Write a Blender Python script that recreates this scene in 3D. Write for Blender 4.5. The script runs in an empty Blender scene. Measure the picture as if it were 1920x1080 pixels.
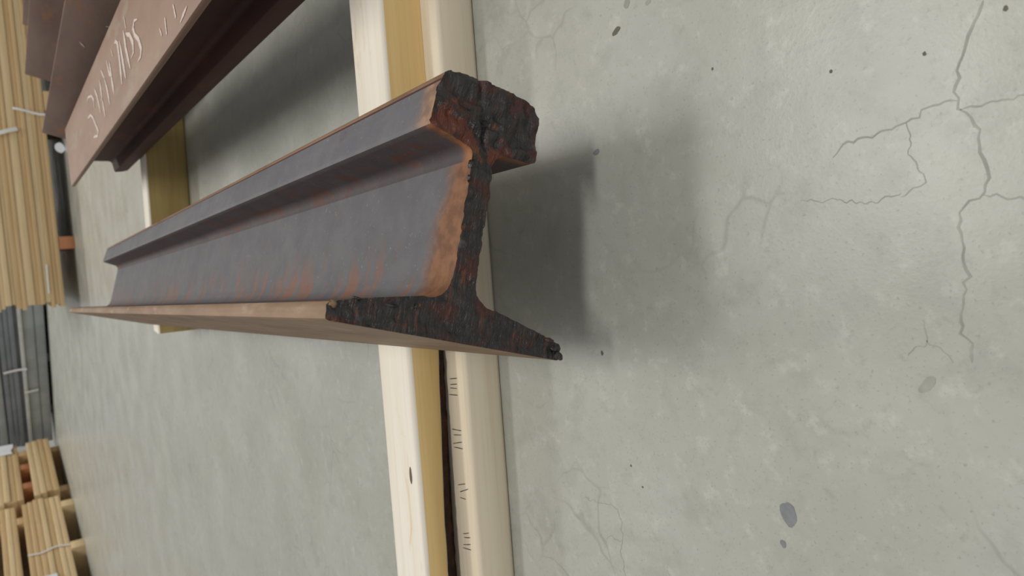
import bpy, bmesh, math, random
from mathutils import Vector, Matrix, noise
from mathutils.geometry import delaunay_2d_cdt

random.seed(7)
scene = bpy.context.scene
C = scene.collection
V = Vector
MM = 0.001

# ------------------------------------------------------------------ camera
PITCH, ROLL, CAM_H = 0.6414, 0.1169, 0.3528
fw = V((0, math.cos(PITCH), -math.sin(PITCH)))
right = V((1, 0, 0)); down = fw.cross(right)
r2 = right * math.cos(ROLL) + down * math.sin(ROLL)
d2 = down * math.cos(ROLL) - right * math.sin(ROLL)
cd = bpy.data.cameras.new('camera'); cam = bpy.data.objects.new('camera', cd); C.objects.link(cam)
# the photograph is stored on its side: picture right is the scene's "down"
m = Matrix((d2, r2, -fw)).transposed().to_4x4(); m.translation = (0, 0, CAM_H)
cam.matrix_world = m
cd.sensor_fit = 'HORIZONTAL'; cd.sensor_width = 36; cd.lens = 1302.3 * 36 / 1920
cd.clip_start = 0.01; cd.clip_end = 100
cd.dof.use_dof = True; cd.dof.focus_distance = 0.46; cd.dof.aperture_fstop = 13
scene.camera = cam

# ------------------------------------------------------------------ world, lamps, exposure
w = bpy.data.worlds.new('world'); scene.world = w; w.use_nodes = True
bg = w.node_tree.nodes['Background']
bg.inputs[0].default_value = (0.96, 0.98, 1.0, 1); bg.inputs[1].default_value = 0.41

def lamp(name, loc, power, sx, sy, col=(1, 0.98, 0.93)):
    l = bpy.data.lights.new(name, 'AREA'); l.shape = 'RECTANGLE'; l.size = sx; l.size_y = sy
    l.energy = power; l.color = col
    o = bpy.data.objects.new(name, l); C.objects.link(o); o.location = loc
    return o
lamp('ceiling_lamp_front', (0.90, -1.85, 5.2), 122, 1.8, 0.40)
lamp('ceiling_lamp_mid', (1.00, 2.35, 5.2), 78, 1.8, 0.60)
lamp('ceiling_lamp_far', (0.90, 7.0, 5.2), 175, 1.8, 0.60)

vs = scene.view_settings
vs.view_transform = 'Standard'; vs.look = 'None'; vs.gamma = 1; vs.use_curve_mapping = False
vs.exposure = -0.06

# ------------------------------------------------------------------ materials
class NT:
    def __init__(self, name):
        self.m = bpy.data.materials.new(name); self.m.use_nodes = True
        self.t = self.m.node_tree; self.n = self.t.nodes; self.b = self.n['Principled BSDF']
        self.co = self.n.new('ShaderNodeTexCoord').outputs['Object']
    def link(self, a, b): self.t.links.new(a, b)
    def val(self, sock, v):
        if hasattr(v, 'is_output') or isinstance(v, bpy.types.NodeSocket): self.link(v, sock)
        else: sock.default_value = v
    def mapping(self, scale=(1, 1, 1), loc=(0, 0, 0), src=None):
        k = self.n.new('ShaderNodeMapping'); k.inputs['Scale'].default_value = scale; k.inputs['Location'].default_value = loc
        self.link(src or self.co, k.inputs['Vector']); return k.outputs[0]
    def noise(self, scale, detail=4, rough=0.55, vec=None, dist=0.0):
        k = self.n.new('ShaderNodeTexNoise'); k.inputs['Scale'].default_value = scale
        k.inputs['Detail'].default_value = detail; k.inputs['Roughness'].default_value = rough
        k.inputs['Distortion'].default_value = dist
        self.link(vec or self.co, k.inputs['Vector']); return k.outputs['Fac']
    def voro(self, scale, feature='DISTANCE_TO_EDGE', vec=None):
        k = self.n.new('ShaderNodeTexVoronoi'); k.feature = feature; k.inputs['Scale'].default_value = scale
        self.link(vec or self.co, k.inputs['Vector']); return k.outputs['Distance']
    def ramp(self, fac, lo, hi, a=0.0, b=1.0, smooth=True):
        k = self.n.new('ShaderNodeMapRange'); k.interpolation_type = 'SMOOTHSTEP' if smooth else 'LINEAR'
        self.val(k.inputs['Value'], fac); k.inputs['From Min'].default_value = lo; k.inputs['From Max'].default_value = hi
        k.inputs['To Min'].default_value = a; k.inputs['To Max'].default_value = b
        return k.outputs[0]
    def math(self, op, a, b=0.0):
        k = self.n.new('ShaderNodeMath'); k.operation = op; self.val(k.inputs[0], a); self.val(k.inputs[1], b); return k.outputs[0]
    def mix(self, fac, a, b):
        k = self.n.new('ShaderNodeMix'); k.data_type = 'RGBA'
        self.val(k.inputs[0], fac)
        for s, c in ((k.inputs[6], a), (k.inputs[7], b)):
            self.val(s, c if isinstance(c, bpy.types.NodeSocket) else (c[0], c[1], c[2], 1))
        return k.outputs[2]
    def sep(self):
        k = self.n.new('ShaderNodeSeparateXYZ'); self.link(self.co, k.inputs[0]); return k.outputs
    def bump(self, h, strength, dist=0.002):
        k = self.n.new('ShaderNodeBump'); k.inputs['Strength'].default_value = strength; k.inputs['Distance'].default_value = dist
        self.link(h, k.inputs['Height']); self.link(k.outputs[0], self.b.inputs['Normal'])
    def done(self, col, rough=0.6, metal=0.0, spec=0.5):
        self.val(self.b.inputs['Base Color'], col if isinstance(col, bpy.types.NodeSocket) else (col[0], col[1], col[2], 1))
        self.val(self.b.inputs['Roughness'], rough); self.val(self.b.inputs['Metallic'], metal)
        self.b.inputs['Specular IOR Level'].default_value = spec
        return self.m

def mat_concrete():
    k = NT('concrete')
    n1 = k.noise(7, 5, 0.6); n2 = k.noise(28, 6, 0.65, dist=0.4); n3 = k.noise(420, 3, 0.6); n4 = k.noise(2.0, 3)
    c = k.mix(k.ramp(n1, 0.3, 0.7), (0.385, 0.387, 0.332), (0.45, 0.448, 0.398))
    c = k.mix(k.ramp(n4, 0.35, 0.65, 0, 0.45), c, (0.40, 0.392, 0.365))
    c = k.mix(k.ramp(n2, 0.46, 0.70, 0, 0.6), c, (0.33, 0.335, 0.29))
    c = k.mix(k.ramp(k.noise(60, 5, 0.7), 0.52, 0.72, 0, 0.55), c, (0.53, 0.53, 0.475))
    c = k.mix(k.ramp(k.noise(95, 5, 0.75), 0.54, 0.70, 0, 0.5), c, (0.31, 0.32, 0.27))
    c = k.mix(k.ramp(n3, 0.60, 0.70, 0, 0.5), c, (0.24, 0.25, 0.22))
    # fine hairline crazing, only in patches
    wv = k.n.new('ShaderNodeVectorMath'); wv.operation = 'ADD'
    nn = k.n.new('ShaderNodeTexNoise'); nn.inputs['Scale'].default_value = 25; k.link(k.co, nn.inputs['Vector'])
    sc = k.n.new('ShaderNodeVectorMath'); sc.operation = 'SCALE'; sc.inputs['Scale'].default_value = 0.03
    k.link(nn.outputs['Color'], sc.inputs[0]); k.link(k.co, wv.inputs[0]); k.link(sc.outputs[0], wv.inputs[1])
    cr = k.ramp(k.voro(17, vec=wv.outputs[0]), 0.0, 0.03, 1, 0)
    cr = k.math('MULTIPLY', cr, k.ramp(k.noise(6, 2), 0.52, 0.62, 0, 0.35))
    c = k.mix(cr, c, (0.22, 0.22, 0.19))
    h = k.math('ADD', k.math('MULTIPLY', n3, 0.5), k.math('MULTIPLY', n2, 0.6))
    k.bump(h, 0.14, 0.001)
    return k.done(c, k.ramp(n1, 0.3, 0.7, 0.27, 0.38), spec=0.5)

def mat_wood(name, a, b, streak=None, fine=260, rough=0.6, knots=True):
    k = NT(name)
    oi = k.n.new('ShaderNodeObjectInfo')
    loc = k.n.new('ShaderNodeCombineXYZ')
    k.link(k.math('MULTIPLY', oi.outputs['Random'], 37.0), loc.inputs[0]); k.link(k.math('MULTIPLY', oi.outputs['Random'], 11.0), loc.inputs[2])
    ad = k.n.new('ShaderNodeVectorMath'); ad.operation = 'ADD'; k.link(k.co, ad.inputs[0]); k.link(loc.outputs[0], ad.inputs[1])
    src = ad.outputs[0]
    g = k.noise(1, 5, 0.6, k.mapping((2.2, 55, 55), src=src), 0.6)
    f = k.noise(1, 3, 0.6, k.mapping((6, fine, fine), src=src))
    c = k.mix(k.ramp(g, 0.3, 0.7), a, b)
    dk = tuple(x * 0.72 for x in b)
    c = k.mix(k.ramp(f, 0.5, 0.75, 0, 0.4), c, dk)
    if streak:
        s = k.noise(1, 4, 0.6, k.mapping((14, 60, 60), src=src), 1.0)
        c = k.mix(k.ramp(s, 0.60, 0.74, 0, 0.7), c, streak)
    c = k.mix(k.math('MULTIPLY', oi.outputs['Random'], 0.22), c, dk)
    k.bump(f, 0.12, 0.0006)
    return k.done(c, rough, spec=0.35)

def mat_steel(name, gray_a, gray_b, rust, near=None, rustamt=(0.60, 0.74), rough=0.66, low=True, band=(0.008, 0.030)):
    """mill scale with rust blotches; near = heat-tinted orange band beside the torch cut"""
    k = NT(name); x, y, z = k.sep()
    c = k.mix(k.ramp(k.noise(45, 5, 0.65), 0.3, 0.7), gray_a, gray_b)
    c = k.mix(k.ramp(k.noise(9, 3), 0.4, 0.7, 0, 0.35), c, tuple(v * 0.75 for v in gray_a))
    p = k.ramp(k.noise(38, 5, 0.6, k.mapping((1.4, 0.8, 1.0)), 0.5), rustamt[0], rustamt[1], 0, 0.75)
    if low:   # more rust in the trough beside the foot
        p = k.math('MULTIPLY', p, k.ramp(x, 0.035, 0.105, 1.0, 0.30))
        q = k.ramp(k.noise(1, 4, 0.6, k.mapping((14, 60, 14))), 0.49, 0.60, 0, 0.8)
        p = k.math('MAXIMUM', p, k.math('MULTIPLY', q, k.ramp(x, 0.03, 0.072, 1.0, 0.0)))
    c = k.mix(p, c, rust)
    c = k.mix(k.ramp(k.noise(330, 2), 0.66, 0.74, 0, 0.5), c, tuple(v * 1.7 for v in gray_b))
    if near:
        e = k.math('ADD', y, k.math('MULTIPLY', k.math('SUBTRACT', k.noise(70, 4, 0.6), 0.5), 0.022))
        if low: e = k.math('SUBTRACT', e, k.ramp(x, 0.03, 0.12, 0.012, 0.0))
        c = k.mix(k.ramp(e, band[0], band[1], 0.95, 0.0), c, k.mix(k.ramp(k.noise(120, 4), 0.35, 0.65), near, tuple(v * 0.62 for v in near)))
    k.bump(k.noise(190, 4, 0.6), 0.22, 0.0008)
    return k.done(c, rough, 0.0, 0.3)

def mat_rust(name, a, b, c2, rough=0.6, spec=0.4, sc=30):
    k = NT(name)
    c = k.mix(k.ramp(k.noise(sc, 5, 0.65, k.mapping((1, 0.25, 1))), 0.3, 0.7), a, b)
    c = k.mix(k.ramp(k.noise(sc * 2.2, 4, 0.6, k.mapping((1, 0.3, 1), (3, 1, 2))), 0.55, 0.72, 0, 0.7), c, c2)
    k.bump(k.noise(200, 4, 0.6), 0.25, 0.0008)
    return k.done(c, rough, 0.0, spec)

def mat_cut():
    k = NT('torch_cut_steel'); x, y, z = k.sep()
    c = k.mix(k.ramp(k.noise(60, 5, 0.65), 0.35, 0.65), (0.012, 0.011, 0.012), (0.04, 0.033, 0.033))
    c = k.mix(k.ramp(k.noise(48, 4, 0.6, k.mapping((1, 1, 1), (1.3, 0, 2))), 0.50, 0.64, 0, 0.85), c, (0.075, 0.016, 0.010))
    c = k.mix(k.ramp(k.noise(75, 4, 0.6, k.mapping((1, 1, 1), (4.1, 0, 3))), 0.60, 0.72, 0, 0.85), c, (0.20, 0.058, 0.015))
    c = k.mix(k.ramp(k.noise(95, 4, 0.6, k.mapping((1, 1, 1), (7.7, 0, 5))), 0.64, 0.74, 0, 0.75), c, (0.09, 0.092, 0.10))
    # rust bloom in the neck between head and web
    def near_pt(a, b, r):
        dx = k.math('SUBTRACT', x, a); dz = k.math('SUBTRACT', z, b)
        d = k.math('SQRT', k.math('ADD', k.math('MULTIPLY', dx, dx), k.math('MULTIPLY', dz, dz)))
        d = k.math('ADD', d, k.math('MULTIPLY', k.math('SUBTRACT', k.noise(110, 4), 0.5), 0.028))
        return k.ramp(d, r * 0.55, r, 0.75, 0)
    for a, b, r in ((0.117, 0.028, 0.014), (0.112, 0.013, 0.010), (0.110, -0.009, 0.008)):
        c = k.mix(near_pt(a, b, r), c, (0.15, 0.030, 0.010))
    st = k.noise(1, 4, 0.6, k.mapping((45, 1, 330)), 0.4)
    c = k.mix(k.math('MULTIPLY', k.ramp(st, 0.55, 0.68, 0, 0.75), k.ramp(x, 0.035, 0.06, 1, 0.25)), c, (0.16, 0.048, 0.016))
    bl = k.noise(1, 4, 0.65, k.mapping((70, 1, 420)))
    k.bump(k.math('ADD', bl, k.noise(240, 4)), 1.0, 0.0016)
    return k.done(c, k.ramp(k.noise(60, 4), 0.35, 0.65, 0.26, 0.55), 0.0, 0.6)

def mat_plain(name, col, rough=0.6, spec=0.4, var=0.0, sc=40):
    k = NT(name)
    c = col
    if var: c = k.mix(k.ramp(k.noise(sc, 4), 0.3, 0.7), tuple(v * (1 - var) for v in col), tuple(min(1, v * (1 + var)) for v in col))
    return k.done(c, rough, 0, spec)

M = {}
M['floor'] = mat_concrete()
M['pale'] = mat_wood('planed_pale_pine', (0.90, 0.84, 0.74), (0.86, 0.78, 0.65), streak=(0.76, 0.54, 0.30))
M['yellow'] = mat_wood('yellow_pine_edge_bounce', (0.86, 0.62, 0.28), (0.78, 0.54, 0.23))  # yellower front face, with warm bounce light put into its colour
M['tan'] = mat_wood('tan_pine', (0.86, 0.77, 0.61), (0.79, 0.67, 0.49))
M['stackwood'] = mat_wood('stacked_pine', (0.78, 0.60, 0.36), (0.70, 0.52, 0.29), fine=120)
M['stackwood2'] = mat_wood('stacked_pine_brown', (0.68, 0.48, 0.26), (0.58, 0.40, 0.20), fine=120)
M['olivewood'] = mat_wood('aged_pine', (0.50, 0.38, 0.15), (0.40, 0.28, 0.10))
M['bark'] = mat_rust('bark', (0.012, 0.008, 0.007), (0.05, 0.018, 0.010), (0.10, 0.03, 0.012), 0.85, 0.2, 60)
M['knot'] = mat_plain('knot', (0.12, 0.10, 0.07), 0.7)
M['pencil'] = mat_plain('pencil', (0.10, 0.085, 0.075), 0.6)
M['scale'] = mat_steel('mill_scale_web', (0.128, 0.124, 0.132), (0.158, 0.152, 0.157), (0.25, 0.115, 0.07), near=(0.27, 0.122, 0.058))
M['headscale'] = mat_steel('mill_scale_head', (0.140, 0.135, 0.145), (0.170, 0.162, 0.168), (0.13, 0.055, 0.04), near=(0.38, 0.225, 0.145), rustamt=(0.64, 0.78), low=False, band=(0.006, 0.022))
M['lip'] = mat_steel('mill_scale_lip_shaded', (0.075, 0.062, 0.066), (0.10, 0.078, 0.078), (0.13, 0.05, 0.03), near=(0.34, 0.14, 0.055), rustamt=(0.52, 0.66), low=False, band=(-0.001, 0.012))  # rusty scale darkened under the head: shade put into the colour
M['crown'] = mat_rust('rusty_running_face', (0.30, 0.18, 0.105), (0.24, 0.13, 0.075), (0.15, 0.07, 0.04))
M['base'] = mat_rust('rusty_base', (0.30, 0.195, 0.118), (0.205, 0.118, 0.062), (0.38, 0.285, 0.20), sc=30)
M['cut'] = mat_cut()
M['pinkrust'] = mat_rust('pinkish_rust', (0.33, 0.21, 0.145), (0.27, 0.16, 0.11), (0.34, 0.265, 0.18), 0.55, sc=16)
M['brownrust'] = mat_rust('brown_rust', (0.20, 0.130, 0.098), (0.150, 0.090, 0.070), (0.27, 0.115, 0.045), 0.6, sc=15)
M['redrust'] = mat_rust('dark_red_rust', (0.088, 0.032, 0.024), (0.058, 0.024, 0.02), (0.14, 0.04, 0.022), 0.7, sc=14)
M['chalk'] = mat_plain('chalk', (0.64, 0.54, 0.48), 0.9, 0.1, 0.15, 300)
M['greymetal'] = mat_plain('grey_sheet', (0.32, 0.345, 0.345), 0.4, 0.5, 0.12, 6)
M['greydark'] = mat_plain('grey_sheet_dark', (0.20, 0.22, 0.24), 0.45, 0.5, 0.12, 6)
M['greylight'] = mat_plain('grey_edge', (0.52, 0.53, 0.51), 0.4, 0.5, 0.1, 8)
M['strap'] = mat_plain('white_strap', (0.80, 0.79, 0.76), 0.4, 0.5)
M['paper'] = mat_plain('white_paper', (0.86, 0.87, 0.92), 0.6, 0.3)
M['orange'] = mat_wood('reddish_block', (0.50, 0.22, 0.10), (0.42, 0.17, 0.08))
M['wall'] = mat_plain('painted_wall', (0.52, 0.53, 0.52), 0.8, 0.3, 0.05, 3)
M['hairline'] = mat_plain('hairline_crack', (0.355, 0.357, 0.312), 0.8, 0.2, 0.12, 60)
M['crack'] = mat_plain('crack_line', (0.335, 0.337, 0.295), 0.8, 0.2, 0.15, 60)
M['stain'] = mat_plain('grey_stain', (0.20, 0.21, 0.215), 0.55, 0.4, 0.15, 90)
M['speck'] = mat_plain('dark_speck', (0.15, 0.13, 0.105), 0.8, 0.2)

# ------------------------------------------------------------------ helpers
def mesh(name, verts, faces, mats, fmat=None, smooth=None):
    me = bpy.data.meshes.new(name); me.from_pydata([tuple(v) for v in verts], [], faces)
    for mm in (mats if isinstance(mats, (list, tuple)) else [mats]): me.materials.append(mm)
    if fmat: me.polygons.foreach_set('material_index', fmat)
    bm = bmesh.new(); bm.from_mesh(me); bmesh.ops.recalc_face_normals(bm, faces=bm.faces); bm.to_mesh(me); bm.free()
    if smooth is not None:
        me.shade_smooth(); me.set_sharp_from_angle(angle=math.radians(smooth))
    me.update(); return me
def obj(name, me, parent=None, loc=None, rotz=0.0):
    o = bpy.data.objects.new(name, me); C.objects.link(o)
    if parent: o.parent = parent
    if loc is not None: o.location = loc
    if rotz: o.rotation_euler = (0, 0, rotz)
    return o
def tag(o, label=None, cat=None, group=None, kind=None):
    if label: o['label'] = label
    if cat: o['category'] = cat
    if group: o['group'] = group
    if kind: o['kind'] = kind
    return o
def thing(name, label, cat, loc=(0, 0, 0), rotz=0.0, group=None):
    o = bpy.data.objects.new(name, None); C.objects.link(o); o.empty_display_size = 0.05
    o.location = loc; o.rotation_euler = (0, 0, rotz)
    return tag(o, label, cat, group)
def box_data(x0, x1, y0, y1, z0, z1, bev=0.0):
    """box with chamfered long (X) edges"""
    b = min(bev, (y1 - y0) * 0.3, (z1 - z0) * 0.3)
    if b <= 0: prof = [(y0, z0), (y1, z0), (y1, z1), (y0, z1)]
    else:
        prof = []
        for cy, cz, a0 in ((y1 - b, z0 + b, -90), (y1 - b, z1 - b, 0), (y0 + b, z1 - b, 90), (y0 + b, z0 + b, 180)):
            for i in range(3):
                t = math.radians(a0 + 45 * i); prof.append((cy + b * math.cos(t), cz + b * math.sin(t)))
    n = len(prof)
    vs_ = [(x0, y, z) for y, z in prof] + [(x1, y, z) for y, z in prof]
    fs = [tuple(range(n))[::-1], tuple(range(n, 2 * n))] + [(i, (i + 1) % n, n + (i + 1) % n, n + i) for i in range(n)]
    return vs_, fs
def box(name, parent, x0, x1, y0, y1, z0, z1, mat, bev=0.0):
    vs_, fs = box_data(x0, x1, y0, y1, z0, z1, bev)
    return obj(name, mesh(name, vs_, fs, mat, smooth=50 if bev else None), parent)
def ribbon(paths, width, lift, wob=0.0, drift=0.0, aniso=(1.0, 1.0)):
    """flat strokes with a little thickness; paths of 2D points in metres -> verts, faces (z = lift)"""
    vs_, fs = [], []
    for p in paths:
        p = [V((a, b, 0)) for a, b in p]
        # subdivide
        q = []
        for i in range(len(p) - 1):
            k = max(1, int((p[i + 1] - p[i]).length / (width * 2.5)))
            for j in range(k): q.append(p[i].lerp(p[i + 1], j / k))
        q.append(p[-1]); s0 = len(vs_)
        for i, c in enumerate(q):
            d = (q[min(i + 1, len(q) - 1)] - q[max(i - 1, 0)]).normalized(); nrm = V((-d.y, d.x, 0))
            ww = width * 0.5 * (1 + wob * noise.noise(c * 140)) * (0.35 if i in (0, len(q) - 1) else 1)
            c = c + nrm * (wob * width * 0.9 * noise.noise(c * 90 + V((5, 3, 1))) + drift * noise.noise(c * 130 + V((1, 7, 2))) + drift * 0.5 * noise.noise(c * 320))
            for s in (-1, 1): vs_.append((c.x + nrm.x * ww * s * aniso[0], c.y + nrm.y * ww * s * aniso[1], lift))
        for i in range(len(q) - 1):
            a = s0 + 2 * i; fs.append((a, a + 1, a + 3, a + 2))
    return vs_, fs
def blob(cx, cy, rx, ry, ang, lift, n=18, seed=0, irr=0.35):
    vs_ = [(cx, cy, lift)]
    for i in range(n):
        t = 2 * math.pi * i / n
        k = 1 + irr * noise.noise(V((math.cos(t) * 1.3, math.sin(t) * 1.3, seed * 3.1)))
        x, y = rx * k * math.cos(t), ry * k * math.sin(t)
        vs_.append((cx + x * math.cos(ang) - y * math.sin(ang), cy + x * math.sin(ang) + y * math.cos(ang), lift))
    return vs_, [(0, 1 + i, 1 + (i + 1) % n) for i in range(n)]

# ------------------------------------------------------------------ setting
vs_, fs = [(-7, -4, 0), (8, -4, 0), (8, 11, 0), (-7, 11, 0), (-7, -4, -0.1), (8, -4, -0.1), (8, 11, -0.1), (-7, 11, -0.1)], \
    [(0, 1, 2, 3), (4, 7, 6, 5), (0, 4, 5, 1), (1, 5, 6, 2), (2, 6, 7, 3), (3, 7, 4, 0)]
floor = tag(obj('floor', mesh('floor', vs_, fs, M['floor'])), 'worn grey concrete slab floor with hairline cracks', kind='structure')
tag(box('wall_back', None, -7, 8, 11.0, 11.15, -0.1, 6.2, M['wall']), 'plain pale grey warehouse wall behind the stacks', kind='structure')

cracks = [[(100, 112), (97, 113), (84, 118), (76, 122), (61, 125), (57, 124), (45, 118), (32, 118), (18, 119), (10, 129), (-9, 130), (-19, 129), (-39, 134), (-58, 130)],
          [(60, 125), (60, 140), (56, 147), (53, 161), (54, 173), (49, 185)], [(16, 119), (15, 112), (12, 104), (10, 90)], [(57, 124), (55, 114), (55, 100), (58, 85)],
          [(-168, 411), (-171, 374), (-189, 374), (-209, 376), (-240, 373)], [(-196, 392), (-194, 375)], [(56, 147), (43, 147), (27, 143), (21, 153)],
          [(28, 205), (26, 187), (22, 171), (23, 153)], [(-38, 151), (-48, 150), (-55, 159)], [(-48, 150), (-57, 138)]]
for i, p in enumerate(cracks):
    wd = (0.0011, 0.0009, 0.0008, 0.0007, 0.0005, 0.0004, 0.0006, 0.0005, 0.0005, 0.0005)[i]
    vs_, fs = ribbon([[(a * MM, b * MM) for a, b in p]], wd, 0.00012, wob=0.7, drift=0.0035)
    obj('crack', mesh('crack', vs_, fs, M['crack' if i == 0 else 'hairline']), floor)
spots = [(-147, 234, 7.5, 4.6, 0.1, 'stain'), (-166, 240, 2.6, 1.8, 0.3, 'stain'), (164, 322, 2.2, 3.8, 0.4, 'speck'), (93, 103, 1.2, 1.0, 0, 'speck'), (-55, 372, 1.6, 1.4, 0, 'speck'),
         (-136, 356, 0.9, 0.8, 0, 'speck'), (-150, 347, 0.8, 0.8, 0, 'speck'), (91, 180, 1.0, .8, 0, 'speck'), (115, 250, .9, .7, 0, 'speck'),
         (178, 310, 2.4, 3.0, 1.0, 'crack'), (172, 292, 1.8, 2.6, .5, 'crack'), (89, 354, 2.0, 3.4, .2, 'stain'), (85, 136, 1.0, .8, 0, 'speck'), (-69, 151, 2.5, 5.0, .8, 'crack')]
for i, (x, y, rx, ry, a, mm) in enumerate(spots):
    vs_, fs = blob(x * MM, y * MM, rx * MM, ry * MM, a, 0.00015, seed=i)
    o = obj('stain' if rx > 1.5 else 'speck', mesh('stain', vs_, fs, M[mm]), floor)

# ------------------------------------------------------------------ rails
def half_profile(Hr, B, W, hd, tip, wt):
    """(a, b, zone) for b >= 0 from base centre to crown centre; a = base->head"""
    P = []
    def add(a, b, z): P.append((a, b, z))
    def arc(ca, cb, r, t0, t1, n, z):
        for i in range(n + 1):
            t = math.radians(t0 + (t1 - t0) * i / n); add(ca + r * math.cos(t), cb + r * math.sin(t), z)
    h = B / 2
    add(0, 0, 'base'); add(0, h * 0.5, 'base'); add(0, h - 2.2, 'base'); add(0.7, h - 0.6, 'tip'); add(2.5, h, 'tip')
    add(tip - 2, h, 'tip'); add(tip, h - 1.2, 'tip'); add(tip + 0.6, h - 3, 'ftop')
    fa, fb = tip + 0.235 * (h - 24), 24
    add((tip + fa) / 2 + 0.4, (h + fb) / 2, 'ftop'); add(fa, fb, 'ftop')
    # fillet foot -> web
    r = 15; ca, cb = fa + 14.6, wt / 2 + r
    for i in range(1, 7):
        t = math.radians(180 + 90 * i / 6 + (-10 if i < 6 else 0)); add(ca + r * math.cos(t), cb + r * math.sin(t), 'ftop')
    k1 = ca + 3
    add(k1, wt / 2, 'ftop')
    la = Hr - hd
    k2 = la - 12
    add(k2, wt / 2, 'web'); r = 7.5
    for i in range(1, 6):
        t = math.radians(270 + 80 * i / 5); add(k2 + 0.6 + r * math.cos(t), wt / 2 + r + r * math.sin(t), 'lip')
    add(la - 1.6, W / 2 - 3, 'lip'); add(la - 0.6, W / 2 - 0.8, 'lip'); add(la + 1.2, W / 2, 'hside')
    add((la + Hr) / 2, W / 2 - 1.4, 'hside'); add(Hr - 10.2, W / 2 - 2.7, 'hside'); add(Hr - 8.7, W / 2 - 2.85, 'seam')
    arc(Hr - 9.5, W / 2 - 10.4, 7.6, 82, 20, 5, 'crown')
    add(Hr - 1.3, W / 2 - 13.5, 'crown'); add(Hr - 0.5, W / 4 - 4, 'crown'); add(Hr, 0, 'crown')
    return P, k1, k2

def refine(P, step):
    out = [P[0]]
    for p, q in zip(P, P[1:]):
        n = max(1, int(math.hypot(q[0] - p[0], q[1] - p[1]) / step))
        for i in range(1, n + 1):
            out.append((p[0] + (q[0] - p[0]) * i / n, p[1] + (q[1] - p[1]) * i / n, q[2]))
    return out

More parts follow.
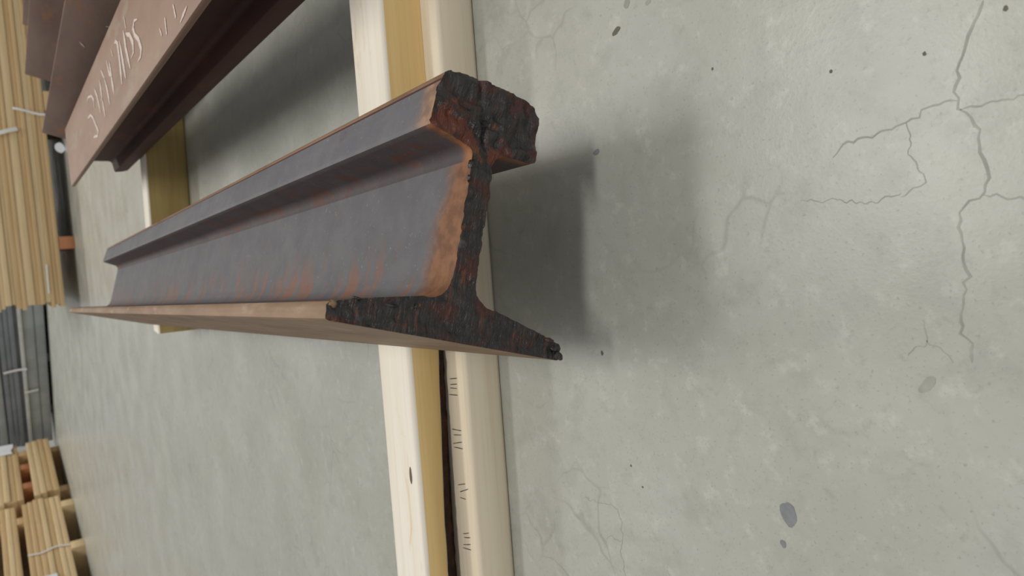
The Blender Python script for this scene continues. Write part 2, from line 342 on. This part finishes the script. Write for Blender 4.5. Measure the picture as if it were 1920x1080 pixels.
def make_rail(label, P0, yaw, pitch, tilt, dims, L, mats, cut_near=False, step=30.0, group=None):
    """P0 = middle of the base at the near end (mm). local X = base->head, Y = along, Z = across"""
    ax = V((math.sin(yaw) * math.cos(pitch), math.cos(yaw) * math.cos(pitch), math.sin(pitch)))
    rt = ax.cross(V((0, 0, 1))).normalized(); up = rt.cross(ax)
    web = rt * math.cos(tilt) - up * math.sin(tilt); bb = rt * math.sin(tilt) + up * math.cos(tilt)
    root = thing('steel_rail', label, 'rail', group=group)
    mt = Matrix((web, ax, bb)).transposed().to_4x4(); mt.translation = V(P0) * MM
    root.matrix_world = mt
    half, k1, k2 = half_profile(*dims)
    half = refine(half, step)
    full = half + [(a, -b, z) for a, b, z in half[-2:0:-1]]       # closed loop
    # zone of the edge that ENDS at the point, mirrored for the other side
    n = len(full); zone = []
    for i in range(n):
        p, q = full[i], full[(i + 1) % n]
        zone.append(q[2] if (p[1] >= 0 and q[1] >= 0 and i < len(half) - 1) else p[2])
    Hr = dims[0]
    def cutl(a, b):
        if not cut_near: return 0.0
        v = V((a / 9.0, b / 30.0, 1.7))
        l = 1.6 * noise.noise(v) + 1.0 * noise.noise(V((a / 3.2, b / 20.0, 5.0))) + 0.7 * noise.noise(V((a / 4.0, b / 4.0, 9.0)))
        if a > Hr - dims[3] - 5: l += 2.4 * noise.noise(V((a / 11.0, b / 11.0, 2.0))) + 1.9 * noise.noise(V((a / 5, b / 5, 4.0))) + 2.2 * math.exp(-((b - 4 - 0.25 * (a - 130)) / 1.6) ** 2)
        return l
    def cutedge(a, b):
        l = cutl(a, b)
        if cut_near: l += 1.3 * noise.noise(V((a / 2.5, b / 2.5, 31.0)))
        return l
    if cut_near: ls = [0, 3, 8, 16, 30, 60, 120, 240, 480, 800, L]
    else: ls = [0, L * 0.25, L * 0.5, L * 0.75, L]
    slots = {'base': 0, 'tip': 1, 'ftop': 2, 'web': 2, 'lip': 3, 'hside': 4, 'crown': 5, 'seam': 6}
    mlist = [mats['base'], mats['tip'], mats['web'], mats['lip'], mats['hside'], mats['crown'], mats.get('seam', mats['crown'])]
    def sect(name, test):
        vs_, fs, fm, idx = [], [], [], {}
        def vid(i, j):
            if (i, j) not in idx:
                a, b, _ = full[i]; l = ls[j]
                if j == 0: l = cutedge(a, b)
                elif j == 1 and cut_near: l += 0.4 * cutl(a, b)
                idx[(i, j)] = len(vs_); vs_.append((a * MM, l * MM, b * MM))
            return idx[(i, j)]
        for i in range(n):
            k = (i + 1) % n
            if not test((full[i][0] + full[k][0]) / 2, zone[i]): continue
            for j in range(len(ls) - 1):
                fs.append((vid(i, j), vid(k, j), vid(k, j + 1), vid(i, j + 1))); fm.append(slots[zone[i]])
        me = bpy.data.meshes.new(name); me.from_pydata(vs_, [], fs)
        for mm in mlist: me.materials.append(mm)
        me.polygons.foreach_set('material_index', fm)
        me.shade_smooth(); me.set_sharp_from_angle(angle=math.radians(38)); me.update()
        return obj(name, me, root)
    sect('rail_foot', lambda a, z: a < k1 and z in ('base', 'tip', 'ftop'))
    sect('rail_web', lambda a, z: k1 <= a <= k2)
    sect('rail_head', lambda a, z: a > k2 and z in ('lip', 'hside', 'crown', 'seam'))
    # end faces
    def cap(name, l0, fn, grid, mat, fe=None):
        pts = [V((a, b)) for a, b, _ in full]
        edges = [(i, (i + 1) % n) for i in range(n)]
        if grid:
            def inside(a, b):
                c = False
                for i in range(n):
                    a0, b0, _ = full[i]; a1, b1, _ = full[i - 1]
                    if (b0 > b) != (b1 > b) and a < (a1 - a0) * (b - b0) / (b1 - b0) + a0: c = not c
                return c
            a = 0.8
            while a < dims[0]:
                b = -dims[1] / 2 + 0.6
                while b < dims[1] / 2:
                    aa, b2 = a + random.uniform(-.25, .25) * grid, b + random.uniform(-.25, .25) * grid
                    if inside(aa, b2) and inside(aa + .9, b2) and inside(aa - .9, b2) and inside(aa, b2 + .9) and inside(aa, b2 - .9): pts.append(V((aa, b2)))
                    b += grid
                a += grid
        vo, eo, fo, _, _, _ = delaunay_2d_cdt(pts, edges, [list(range(n))], 1, 1e-6)
        vv = []
        for i, v in enumerate(vo):
            l = (fe or fn)(v.x, v.y) if i < n else fn(v.x, v.y)
            vv.append((v.x * MM, (l0 + l) * MM, v.y * MM))
        me = mesh(name, vv, [tuple(f) for f in fo], mat, smooth=60)
        return obj(name, me, root)
    cn = cap('cut_face', 0.0, cutl, 1.5 if cut_near else 0, mats['cut'], cutedge)
    if cut_near: tag(cn, 'dark rough torch-cut end face')
    cap('end_face', L, lambda a, b: 0.0, 0, mats['cut'])
    return root

main_m = dict(base=M['base'], tip=M['base'], web=M['scale'], lip=M['lip'], hside=M['headscale'], crown=M['crown'], seam=M['redrust'], cut=M['cut'])
TOP = 77.2                                   # height of the near battens, mm
FARTOP = 80.5
TILT = 0.287
main_dims = (151.0, 153.5, 74.8, 35.3, 9.5, 15.0)
rail = make_rail('rusty steel rail lying on its side across the battens with torch-cut end facing forward',
                 (-26.4, 328.0, TOP + 73.75), 0.045, 0.0028, TILT, main_dims, 1359, main_m, cut_near=True, step=1.6)
# slag and burrs along the cut edge
def slag(a, b, l, sx, sy, sz, seed, mat='cut'):
    bm = bmesh.new(); bmesh.ops.create_icosphere(bm, subdivisions=2, radius=1.0)
    for v in bm.verts:
        k = 1 + 0.45 * noise.noise(v.co * 1.6 + V((seed * 2.3, 0, seed)))
        v.co = V((a + v.co.x * sx * k, l + v.co.y * sy * k, b + v.co.z * sz * k)) * MM
    me = bpy.data.meshes.new('slag_bead'); bm.to_mesh(me); bm.free(); me.materials.append(M[mat]); me.shade_smooth()
    return obj('slag_bead', me, rail)
slag(13.2, 42, 1.5, 1.4, 3.0, 3.6, 1); slag(15.5, 27, 1.5, 1.8, 2.2, 2.6, 2)
slag(8.5, 73.5, 1.0, 2.0, 1.6, 2.2, 3, 'base'); slag(3.0, -74.5, -0.5, 2.6, 2.0, 3.4, 4); slag(7, -72, 0.5, 2.2, 2.2, 4.0, 5)
slag(11, -66, 0, 1.8, 2.0, 3.6, 6); slag(2.0, -77.4, 0.2, 1.6, 1.4, 1.6, 7)
slag(101, 7.0, 1.0, 3.0, 2.2, 1.5, 8); slag(93, 7.0, 0.8, 2.2, 1.6, 1.0, 9)
slag(86, -7.4, 1.0, 3.4, 1.8, 1.4, 11); slag(13.5, 61, 1.5, 1.0, 2.4, 3.0, 12)

# second rail: standing upside down, flat base on top
r2m = dict(base=M['pinkrust'], tip=M['pinkrust'], web=M['redrust'], lip=M['redrust'], hside=M['redrust'], crown=M['redrust'], cut=M['redrust'])
Z2 = 195.0; Y2END = 1694.0; yaw2 = 0.055; L2 = 1210.0
P2 = (384.0 - math.sin(yaw2) * L2, Y2END + 25 - math.cos(yaw2) * L2, Z2)
railb = make_rail('pinkish rusty rail turned upside down with white chalk scribbles on its flat base',
                  P2, yaw2, 0.0, math.pi / 2, (Z2 - FARTOP + 0.3, 122.0, 60.0, 30.0, 8.0, 13.0), L2, r2m)
strokes = [[(-372, 24), (-388, 30), (-427, 24), (-451, 12), (-448, -1)], [(-359, 2), (-396, 0), (-422, -10), (-443, -25), (-463, -39), (-450, -44), (-405, -38)], [(-471, 25), (-489, 9), (-501, -5), (-510, -21)], [(-534, 23), (-538, -6), (-523, -6)], [(-538, -6), (-550, -35)], [(-581, 11), (-594, -6), (-603, -29)], [(-555, 31), (-582, 12)], [(-616, 28), (-626, 8), (-638, -1)], [(-637, 21), (-642, -3), (-648, -26)], [(-662, 30), (-671, 18)], [(-691, 29), (-703, 28), (-715, 22), (-718, 3), (-717, -29)], [(-731, 21), (-738, -5), (-747, -30)], [(-777, 36), (-782, 20)], [(-764, 23), (-768, 0), (-783, -28)], [(-777, 15), (-801, 7), (-815, -7), (-813, -17), (-798, -19)], [(-855, 8), (-837, 12), (-825, 7), (-831, -2), (-850, -13), (-859, -26), (-851, -32), (-833, -33)],
           [(-986, -33), (-986, -49)], [(-1023, -33), (-1028, -47)], [(-1071, -50), (-1043, -56)], [(-959, -35), (-965, -44)]]
def chalk(root, paths, L, shift, width, name='chalk_stroke'):
    for p in paths:
        vv, ff = ribbon([[((L + a + shift) * MM, b * MM) for a, b in p]], width, 0.0, wob=0.3, aniso=(2.6, 0.8))
        vv = [(-0.0005, x, y) for x, y, _ in vv]
        tag(obj(name, mesh(name, vv, ff, M['chalk']), root), 'white chalk stroke')
chalk(railb, strokes, L2, -25, 0.0045)

# rails beyond, lying like the first one
r3m = dict(base=M['brownrust'], tip=M['brownrust'], web=M['redrust'], lip=M['redrust'], hside=M['redrust'], crown=M['brownrust'], cut=M['redrust'])
def side_rail(label, toptip, endY, yaw, L, dims, tilt):
    """toptip: (x at y) of the upper foot edge, mm"""
    B = dims[1]
    base_z = FARTOP + B / 2 * math.cos(tilt) + 0.3
    tx, ty = toptip
    ex = tx + (endY - ty) * math.tan(yaw)
    # base centre at far end = top tip - bb*B/2
    cx = ex - math.sin(tilt) * B / 2 * math.cos(yaw); cy = endY + math.sin(tilt) * B / 2 * math.sin(yaw)
    return make_rail(label, (cx - math.sin(yaw) * L, cy - math.cos(yaw) * L, base_z), yaw, 0.0, tilt, dims, L, r3m)
rc = side_rail('brown rusty rail lying on its side directly behind the upside-down chalked rail', (488, 1159), 1844, -0.030, 1330, main_dims, TILT)
rd = side_rail('brown rusty rail with orange rust end, second behind the upside-down chalked rail', (736, 1772), 2177, -0.075, 1640, main_dims, TILT)
re_ = side_rail('short visible tip of brown rail, farthest behind the upside-down chalked rail', (962, 2500), 2500, -0.08, 1950, (123.0, 125.0, 61.0, 29.0, 8.0, 13.0), 0.28)
chalk(rc, [[(-560, 48), (-545, 40)], [(-575, 15), (-600, 8), (-585, -2), (-610, -14)], [(-640, 0), (-620, -12)], [(-650, 20), (-655, 8)]], 1330, 0, 0.003)

# ------------------------------------------------------------------ battens under the rails
YAW1 = -0.0739
nrm1 = V((-math.sin(YAW1), math.cos(YAW1), 0)); dir1 = V((math.cos(YAW1), math.sin(YAW1), 0))
def on_line(dist, along): return nrm1 * dist + dir1 * along
# lower batten: local X along, Y back, Z up; front face on y = 0
LZ = 38.3
lowb = thing('wooden_batten', 'pale lower timber batten on the floor with pencil tally marks on its edge', 'timber', tuple(on_line(0.4965, 0.0)), YAW1)
box('board', lowb, -0.80, 1.22, 0.0, 0.0635, 0.0, LZ * MM, M['tan'], 0.0045)
marks = [[(-73, 528), (-72, 515)], [(-78, 528), (-77, 516)], [(-81, 529), (-81, 517)], [(-87, 532), (-87, 517)], [(-118, 534), (-118, 518)], [(-123, 532), (-122, 519)], [(-131, 535), (-128, 519)], [(-134, 534), (-134, 519)], [(-168, 535), (-165, 522)], [(-174, 533), (-169, 518)], [(-179, 534), (-179, 524)], [(-212, 536), (-209, 525)], [(-215, 535), (-213, 524)], [(-222, 538), (-219, 525)], [(-225, 539), (-224, 525)]]
for s in marks:
    loc = []
    for a, b in s:
        p = V((a, b, 0)) * MM - on_line(0.4965, 0.0); loc.append((p.dot(dir1), p.dot(nrm1)))
    vs_, fs = ribbon([loc], 0.0008, LZ * MM + 0.00015, wob=0.3)
    obj('pencil_mark', mesh('pencil_mark', vs_, fs, M['pencil']), lowb)
# upper batten with a waney bark edge along its lower front corner
upb = thing('wooden_batten', 'cream planed timber batten stacked on top, bark along its lower edge', 'timber', tuple(on_line(0.5213, 0.0) + V((0, 0, LZ * MM))), YAW1)
UH, UD = (TOP - LZ) * MM, 0.0585
def wane(x):      # height of the missing corner, m
    t = max(0.0, min(1.0, (0.09 - x) / 0.33))
    return 0.0003 + 0.0165 * t + 0.0012 * t * noise.noise(V((x * 30, 0, 0)))
vs_, fs, fm = [], [], []
xs = [-0.80 + i * 0.02 for i in range(int(2.02 / 0.02) + 1)]
for x in xs:
    c = wane(x); r = 0.004
    prof = [(0.0, c), (0.0, UH - r), (r * 0.3, UH - r * 0.3), (r, UH), (UD - r, UH), (UD - r * 0.3, UH - r * 0.3), (UD, UH - r), (UD, r), (UD - r, 0), (c * 0.9 + 0.001, 0)]
    vs_ += [(x, y, z) for y, z in prof]
n = 10
zone_m = [1, 1, 0, 0, 0, 0, 0, 0, 0, 0]
for i in range(len(xs) - 1):
    for k in range(n):
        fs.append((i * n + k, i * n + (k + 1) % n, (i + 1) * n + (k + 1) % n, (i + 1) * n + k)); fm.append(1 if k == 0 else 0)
fs.append(tuple(range(n))); fm.append(0); fs.append(tuple(range((len(xs) - 1) * n, len(xs) * n))); fm.append(0)
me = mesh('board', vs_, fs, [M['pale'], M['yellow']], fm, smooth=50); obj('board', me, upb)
vs_, fs = [], []
xs2 = [-0.80 + i * 0.004 for i in range(int(0.87 / 0.004))]
for x in xs2:
    c = wane(x)
    for j, t in enumerate((0, 0.33, 0.66, 1.0)):
        bul = 0.0006 + (0.0026 * noise.noise(V((x * 120, t * 4, 0))) + 0.0022) * min(1, c / 0.006) * (0.25 if j in (0,) else 1)
        y = c * 0.9 * t - bul * 0.7; z = max(c * (1 - t) - bul * 0.5 * (1 - t), 0.0003)
        vs_.append((x, y + (0.0 if j else 0.0004), z))
for i in range(len(xs2) - 1):
    for j in range(3): a = i * 4 + j; fs.append((a, a + 1, a + 5, a + 4))
o = obj('bark_edge', mesh('bark_edge', vs_, fs, M['bark'], smooth=60), upb); tag(o, 'dark reddish bark strip')
p = V((-151.5, 546.5, 0)) * MM - on_line(0.5213, 0.0)
vs_, fs = blob(p.dot(dir1), p.dot(nrm1), 0.0075, 0.0022, 0.0, UH + 0.0002, seed=3, irr=0.2)
obj('knot', mesh('knot', vs_, fs, M['knot']), upb)

# far batten on edge
YAW2 = -0.19
n2 = V((-math.sin(YAW2), math.cos(YAW2), 0)); e2 = V((math.cos(YAW2), math.sin(YAW2), 0))
farb = thing('wooden_batten', 'farther olive-tan timber batten under the far end of the rails', 'timber', tuple(n2 * 1.584 + e2 * (-0.314)), YAW2)
fb = box('board', farb, 0.0, 1.44, 0.0, 0.05, 0.0, FARTOP * MM, M['olivewood'], 0.004)
fb.data.materials.append(M['pale'])
for p_ in fb.data.polygons:
    if p_.normal.z > 0.3: p_.material_index = 1  # up-facing faces paler: the lit top is put into the colour

# ------------------------------------------------------------------ lumber stack behind the rails
sa = thing('lumber_stack', 'long stack of pale tan boards behind the row of rails', 'lumber', (0.175, 4.02, 0.066), -0.10)
z = 0.0; random.seed(3)
lay = 0
while z < 0.50:
    t = random.choice((0.017, 0.019, 0.019, 0.024, 0.036))
    for k in range(3):
        off = random.uniform(-0.004, 0.008); ex = random.uniform(-0.012, 0.02)
        box('board', sa, ex, 3.0 + ex, 0.36 * k + (off if k == 0 else 0.002), 0.36 * (k + 1), z + 0.0006, z + t, M['stackwood'] if random.random() < 0.72 and z < 0.27 else M['stackwood2'], 0.0015)
    z += t; lay += 1
SA_TOP = z
def local_ribbon3(name, parent, pts, wdt, mat, axis=V((0, -1, 0)), thick=0.0012):
    """strap through 3D points facing axis"""
    vs_, fs = [], []
    pts = [V(p) for p in pts]
    for i, p in enumerate(pts):
        d = (pts[min(i + 1, len(pts) - 1)] - pts[max(i - 1, 0)]).normalized(); s = d.cross(axis).normalized() * wdt / 2
        for q in (p - s, p + s, p + s - axis * thick, p - s - axis * thick): vs_.append(q)
    for i in range(len(pts) - 1):
        for k in range(4): fs.append((4 * i + k, 4 * i + (k + 1) % 4, 4 * i + 4 + (k + 1) % 4, 4 * i + 4 + k))
    fs += [(0, 1, 2, 3), tuple(range(4 * len(pts) - 4, 4 * len(pts)))]
    return obj(name, mesh(name, vs_, fs, mat, smooth=60), parent)
local_ribbon3('strap', sa, [(0.935, -0.012, 0.125), (0.93, -0.016, 0.10), (0.925, -0.012, 0.075), (0.918, -0.008, 0.05), (0.912, -0.007, 0.02), (0.912, -0.007, 0.0)], 0.011, M['strap'])
local_ribbon3('strap', sa, [(0.80, -0.02, 0.23), (0.815, -0.024, 0.19), (0.83, -0.02, 0.15), (0.84, -0.012, 0.115)], 0.018, M['strap'])
local_ribbon3('strap', sa, [(0.20, -0.007, 0.06), (0.13, -0.007, 0.062), (0.06, -0.007, 0.063)], 0.007, M['strap'])
def sleeper(label, loc, rotz, ln, d, h, mat, group):
    t = thing('timber_sleeper', label, 'timber', loc, rotz, group)
    box('block', t, -d / 2, d / 2, 0, ln, 0, h, mat, 0.003); return t
e_a = V((math.cos(-0.10), math.sin(-0.10), 0)); n_a = V((math.sin(0.10), math.cos(0.10), 0))
for i, s in enumerate((0.30, 0.98, 1.7, 2.5)):
    p = V((0.175, 4.02, 0)) + e_a * s + n_a * 0.005
    sleeper(('reddish sleeper block under the left end of the tan board stack', 'sleeper under the tan board stack beside the white tag', 'sleeper under the middle of the tan board stack', 'sleeper under the right end of the tan board stack')[i],
            tuple(p), -0.10, 1.0, 0.060 if i == 0 else 0.09, 0.0655, M['orange'] if i == 0 else M['stackwood2'], 'sleepers under the tan board stack')
# white tag hanging at the stack's bottom edge
tgo = thing('paper_tag', 'small white tag on the floor at the foot of the tan board stack', 'tag', tuple(V((0.175, 4.02, 0.003)) + e_a * 0.755 - n_a * 0.02), -0.10)
vs_, fs = blob(0, 0, 0.026, 0.019, 0.3, 0, 16, 2, 0.2)
vv = [(x, -0.004 * math.cos(x * 40), y + 0.019) for x, y, _ in vs_] + [(x, 0.004, y + 0.019) for x, y, _ in vs_]
nn_ = len(vs_) - 1
ff = [f for f in fs] + [tuple(i + nn_ + 1 for i in f[::-1]) for f in fs] + [(1 + i, 1 + (i + 1) % nn_, nn_ + 2 + (i + 1) % nn_, nn_ + 2 + i) for i in range(nn_)]
obj('tag_sheet', mesh('tag_sheet', vv, ff, M['paper'], smooth=50), tgo)

# ------------------------------------------------------------------ grey bundle far behind
gy = math.atan2(0.83, -1.034)
gl = V((0.62, 6.485, 0)); e_g = V((-0.78, 0.626, 0)).normalized(); ang = math.atan2(-e_g.y, -e_g.x)   # local X points right, towards the camera
gb = thing('metal_bundle', 'bundle of long grey sheets with white straps behind the tan boards', 'metal bundle', tuple(gl + e_g * 1.95), ang)
box('sheet', gb, 0, 1.95, 0.01, 0.8, 0.022, 0.095, M['greymetal'], 0.004)
box('sheet', gb, 0, 1.95, 0.0, 0.8, 0.096, 0.172, M['greymetal'], 0.004)
box('edge_channel', gb, 0, 1.95, -0.02, 0.8, 0.173, 0.201, M['greylight'], 0.004)
box('sheet', gb, 0, 1.95, 0.03, 0.8, 0.202, 0.228, M['greydark'])
for i in range(3): box('sheet', gb, 0, 1.95, 0.006 * (i % 2), 0.8, 0.229 + 0.036 * i, 0.229 + 0.036 * (i + 1) - 0.002, M['greydark'], 0.003)
box('sheet', gb, 0, 1.95, 0.03, 0.8, 0.336, 0.352, M['greydark'])
for i in range(3): box('sheet', gb, 0, 1.95, 0.004 * (i % 2), 0.8, 0.353 + 0.05 * i, 0.353 + 0.05 * (i + 1) - 0.002, M['greymetal'], 0.003)
for s in (0.3, 0.9, 1.5): box('spacer', gb, s, s + 0.09, 0.06, 0.7, 0.0, 0.022, M['greydark'])
local_ribbon3('strap', gb, [(0.92, -0.026, 0.17), (0.91, -0.012, 0.23), (0.90, -0.008, 0.28), (0.89, -0.008, 0.33)], 0.022, M['strap'])
local_ribbon3('strap', gb, [(0.66, -0.012, 0.10), (0.66, -0.024, 0.172), (0.66, -0.026, 0.20)], 0.020, M['strap'])

# ------------------------------------------------------------------ lumber bundles on the left
Pd = V((-1.508, 5.248, 0)); e_d = V((0.288, 0.958, 0)).normalized(); n_d = V((e_d.y, -e_d.x, 0))
ang_d = math.atan2(e_d.y, e_d.x)            # local X along e_d; local Y points to the back (left)
def bundle(label, q0, q1, z0, layers, tlist, setback, depth=4, strapq=(), zfuzz=0.0, mats=('stackwood', 'stackwood2')):
    t = thing('lumber_bundle', label, 'lumber', tuple(Pd + e_d * q0 - n_d * setback + V((0, 0, z0))), ang_d, 'strapped lumber bundles on the left')
    z = 0.0
    for i in range(layers):
        th = tlist[i % len(tlist)]
        for k in range(depth):
            ex = random.uniform(-0.02, 0.02); off = random.uniform(0, 0.008) if k == 0 else 0.002
            box('board', t, ex, q1 - q0 + ex, 0.14 * k + off, 0.14 * (k + 1), z + 0.001, z + th, M[random.choice(mats)], 0.003)
        z += th
    for s, zz in strapq:
        local_ribbon3('strap', t, [(s, -0.006, 0.003), (s + 0.02, -0.008, z * 0.35), (s - 0.015, -0.006, z * 0.7), (s, -0.006, z + 0.002)], 0.016, M['strap'])
    return z0 + z
def bearer(label, q, z0, h, mat, setback, depth=0.56, wdt=0.09):
    t = thing('timber_sleeper', label, 'timber', tuple(Pd + e_d * q - n_d * setback + V((0, 0, z0))), ang_d, 'sleepers under the left bundles')
    box('block', t, -wdt / 2, wdt / 2, 0, depth, 0, h, M[mat], 0.003); return t
# near bundle
zz = 0.078
bearer('sleeper under the near left bundle, at its near end', -0.12, 0, zz, 'stackwood', 0.0)
bearer('sleeper under the near left bundle, beside the white strap', 0.44, 0, zz, 'stackwood', 0.0)
bearer('sleeper under the near left bundle, at its far end', 1.05, 0, zz, 'stackwood', 0.0)
t1 = bundle('near left lower bundle of tan boards on sleepers with a white strap', -0.9, 1.22, zz, 7, (0.034,), 0.01, strapq=((1.36, 0),))
for q, lb in ((-0.2, 'near'), (0.98, 'far')): bearer('thin spacer between the near left bundles, %s one' % lb, q, t1, 0.038, 'stackwood2', 0.02)
t2 = bundle('near left upper bundle, thin stack of boards resting on spacers', -0.9, 1.20, t1 + 0.038, 3, (0.032,), 0.02)
for q, lb in ((-0.2, 'near'), (0.98, 'far')): bearer('thick spacer on top of the near left bundles, %s one' % lb, q, t2, 0.06, 'stackwood2', 0.03)
sh = thing('white_sheet', 'white wrapped load on top of the near left bundles', 'sheet', tuple(Pd + e_d * -0.9 - n_d * 0.03 + V((0, 0, t2 + 0.06))), ang_d)
box('wrapper', sh, 0, 2.0, 0.0, 0.5, 0, 0.16, M['paper'], 0.02)
# far bundle
bearer('sleeper under the far left bundle, near end', 1.42, 0, 0.066, 'stackwood2', 0.06)
bearer('sleeper under the far left bundle, far end', 2.2, 0, 0.066, 'stackwood2', 0.06)
t1 = bundle('far left lower bundle of brown boards beside the grey metal bundle', 1.30, 2.32, 0.066, 4, (0.041,), 0.0, mats=('stackwood2', 'stackwood2', 'stackwood'))
for q, lb, mm in ((1.5, 'near', 'orange'), (1.85, 'middle', 'orange'), (2.12, 'far', 'stackwood2')): bearer('spacer between the far left bundles, %s one' % lb, q, t1, 0.066, mm, 0.01)
t2 = bundle('far left upper bundle of tan boards with white paper on its end', 1.26, 2.30, t1 + 0.066, 4, (0.04,), 0.0)
for q, lb, mm in ((1.5, 'near', 'orange'), (1.9, 'middle', 'orange'), (2.12, 'far', 'stackwood2')): bearer('block on top of the far left upper bundle, %s one' % lb, q, t2, 0.08, mm, 0.01)
bundle('topmost far left bundle above the orange blocks', 1.28, 2.28, t2 + 0.08, 2, (0.04,), 0.0)
def paper(label, q, z0, z1, ln):
    t = thing('paper_sheet', label, 'paper', tuple(Pd + e_d * q + n_d * 0.004 + V((0, 0, z0))), ang_d)
    vs_, fs = [], []
    N = 6
    for s in (0, 0.0015):
        for i in range(N + 1):
            for j in (0, 1): vs_.append((ln * i / N, s - 0.004 * math.sin(i * 1.3), (z1 - z0) * j + 0.01 * math.sin(i * 0.9 + j)))
    k = 2 * (N + 1)
    for i in range(N):
        a = 2 * i; fs += [(a, a + 1, a + 3, a + 2), (k + a, k + a + 2, k + a + 3, k + a + 1), (a, a + 2, k + a + 2, k + a), (a + 1, k + a + 1, k + a + 3, a + 3)]
    fs += [(0, k, k + 1, 1), (2 * N, 2 * N + 1, k + 2 * N + 1, k + 2 * N)]
    obj('sheet', mesh('sheet', vs_, fs, M['paper'], smooth=60), t)
paper('white paper over the far end of the far left upper bundle', 2.12, t1 + 0.10, t1 + 0.225, 0.19)
paper('white paper on the side of the near left lower bundle', -0.02, 0.19, 0.345, 0.16)
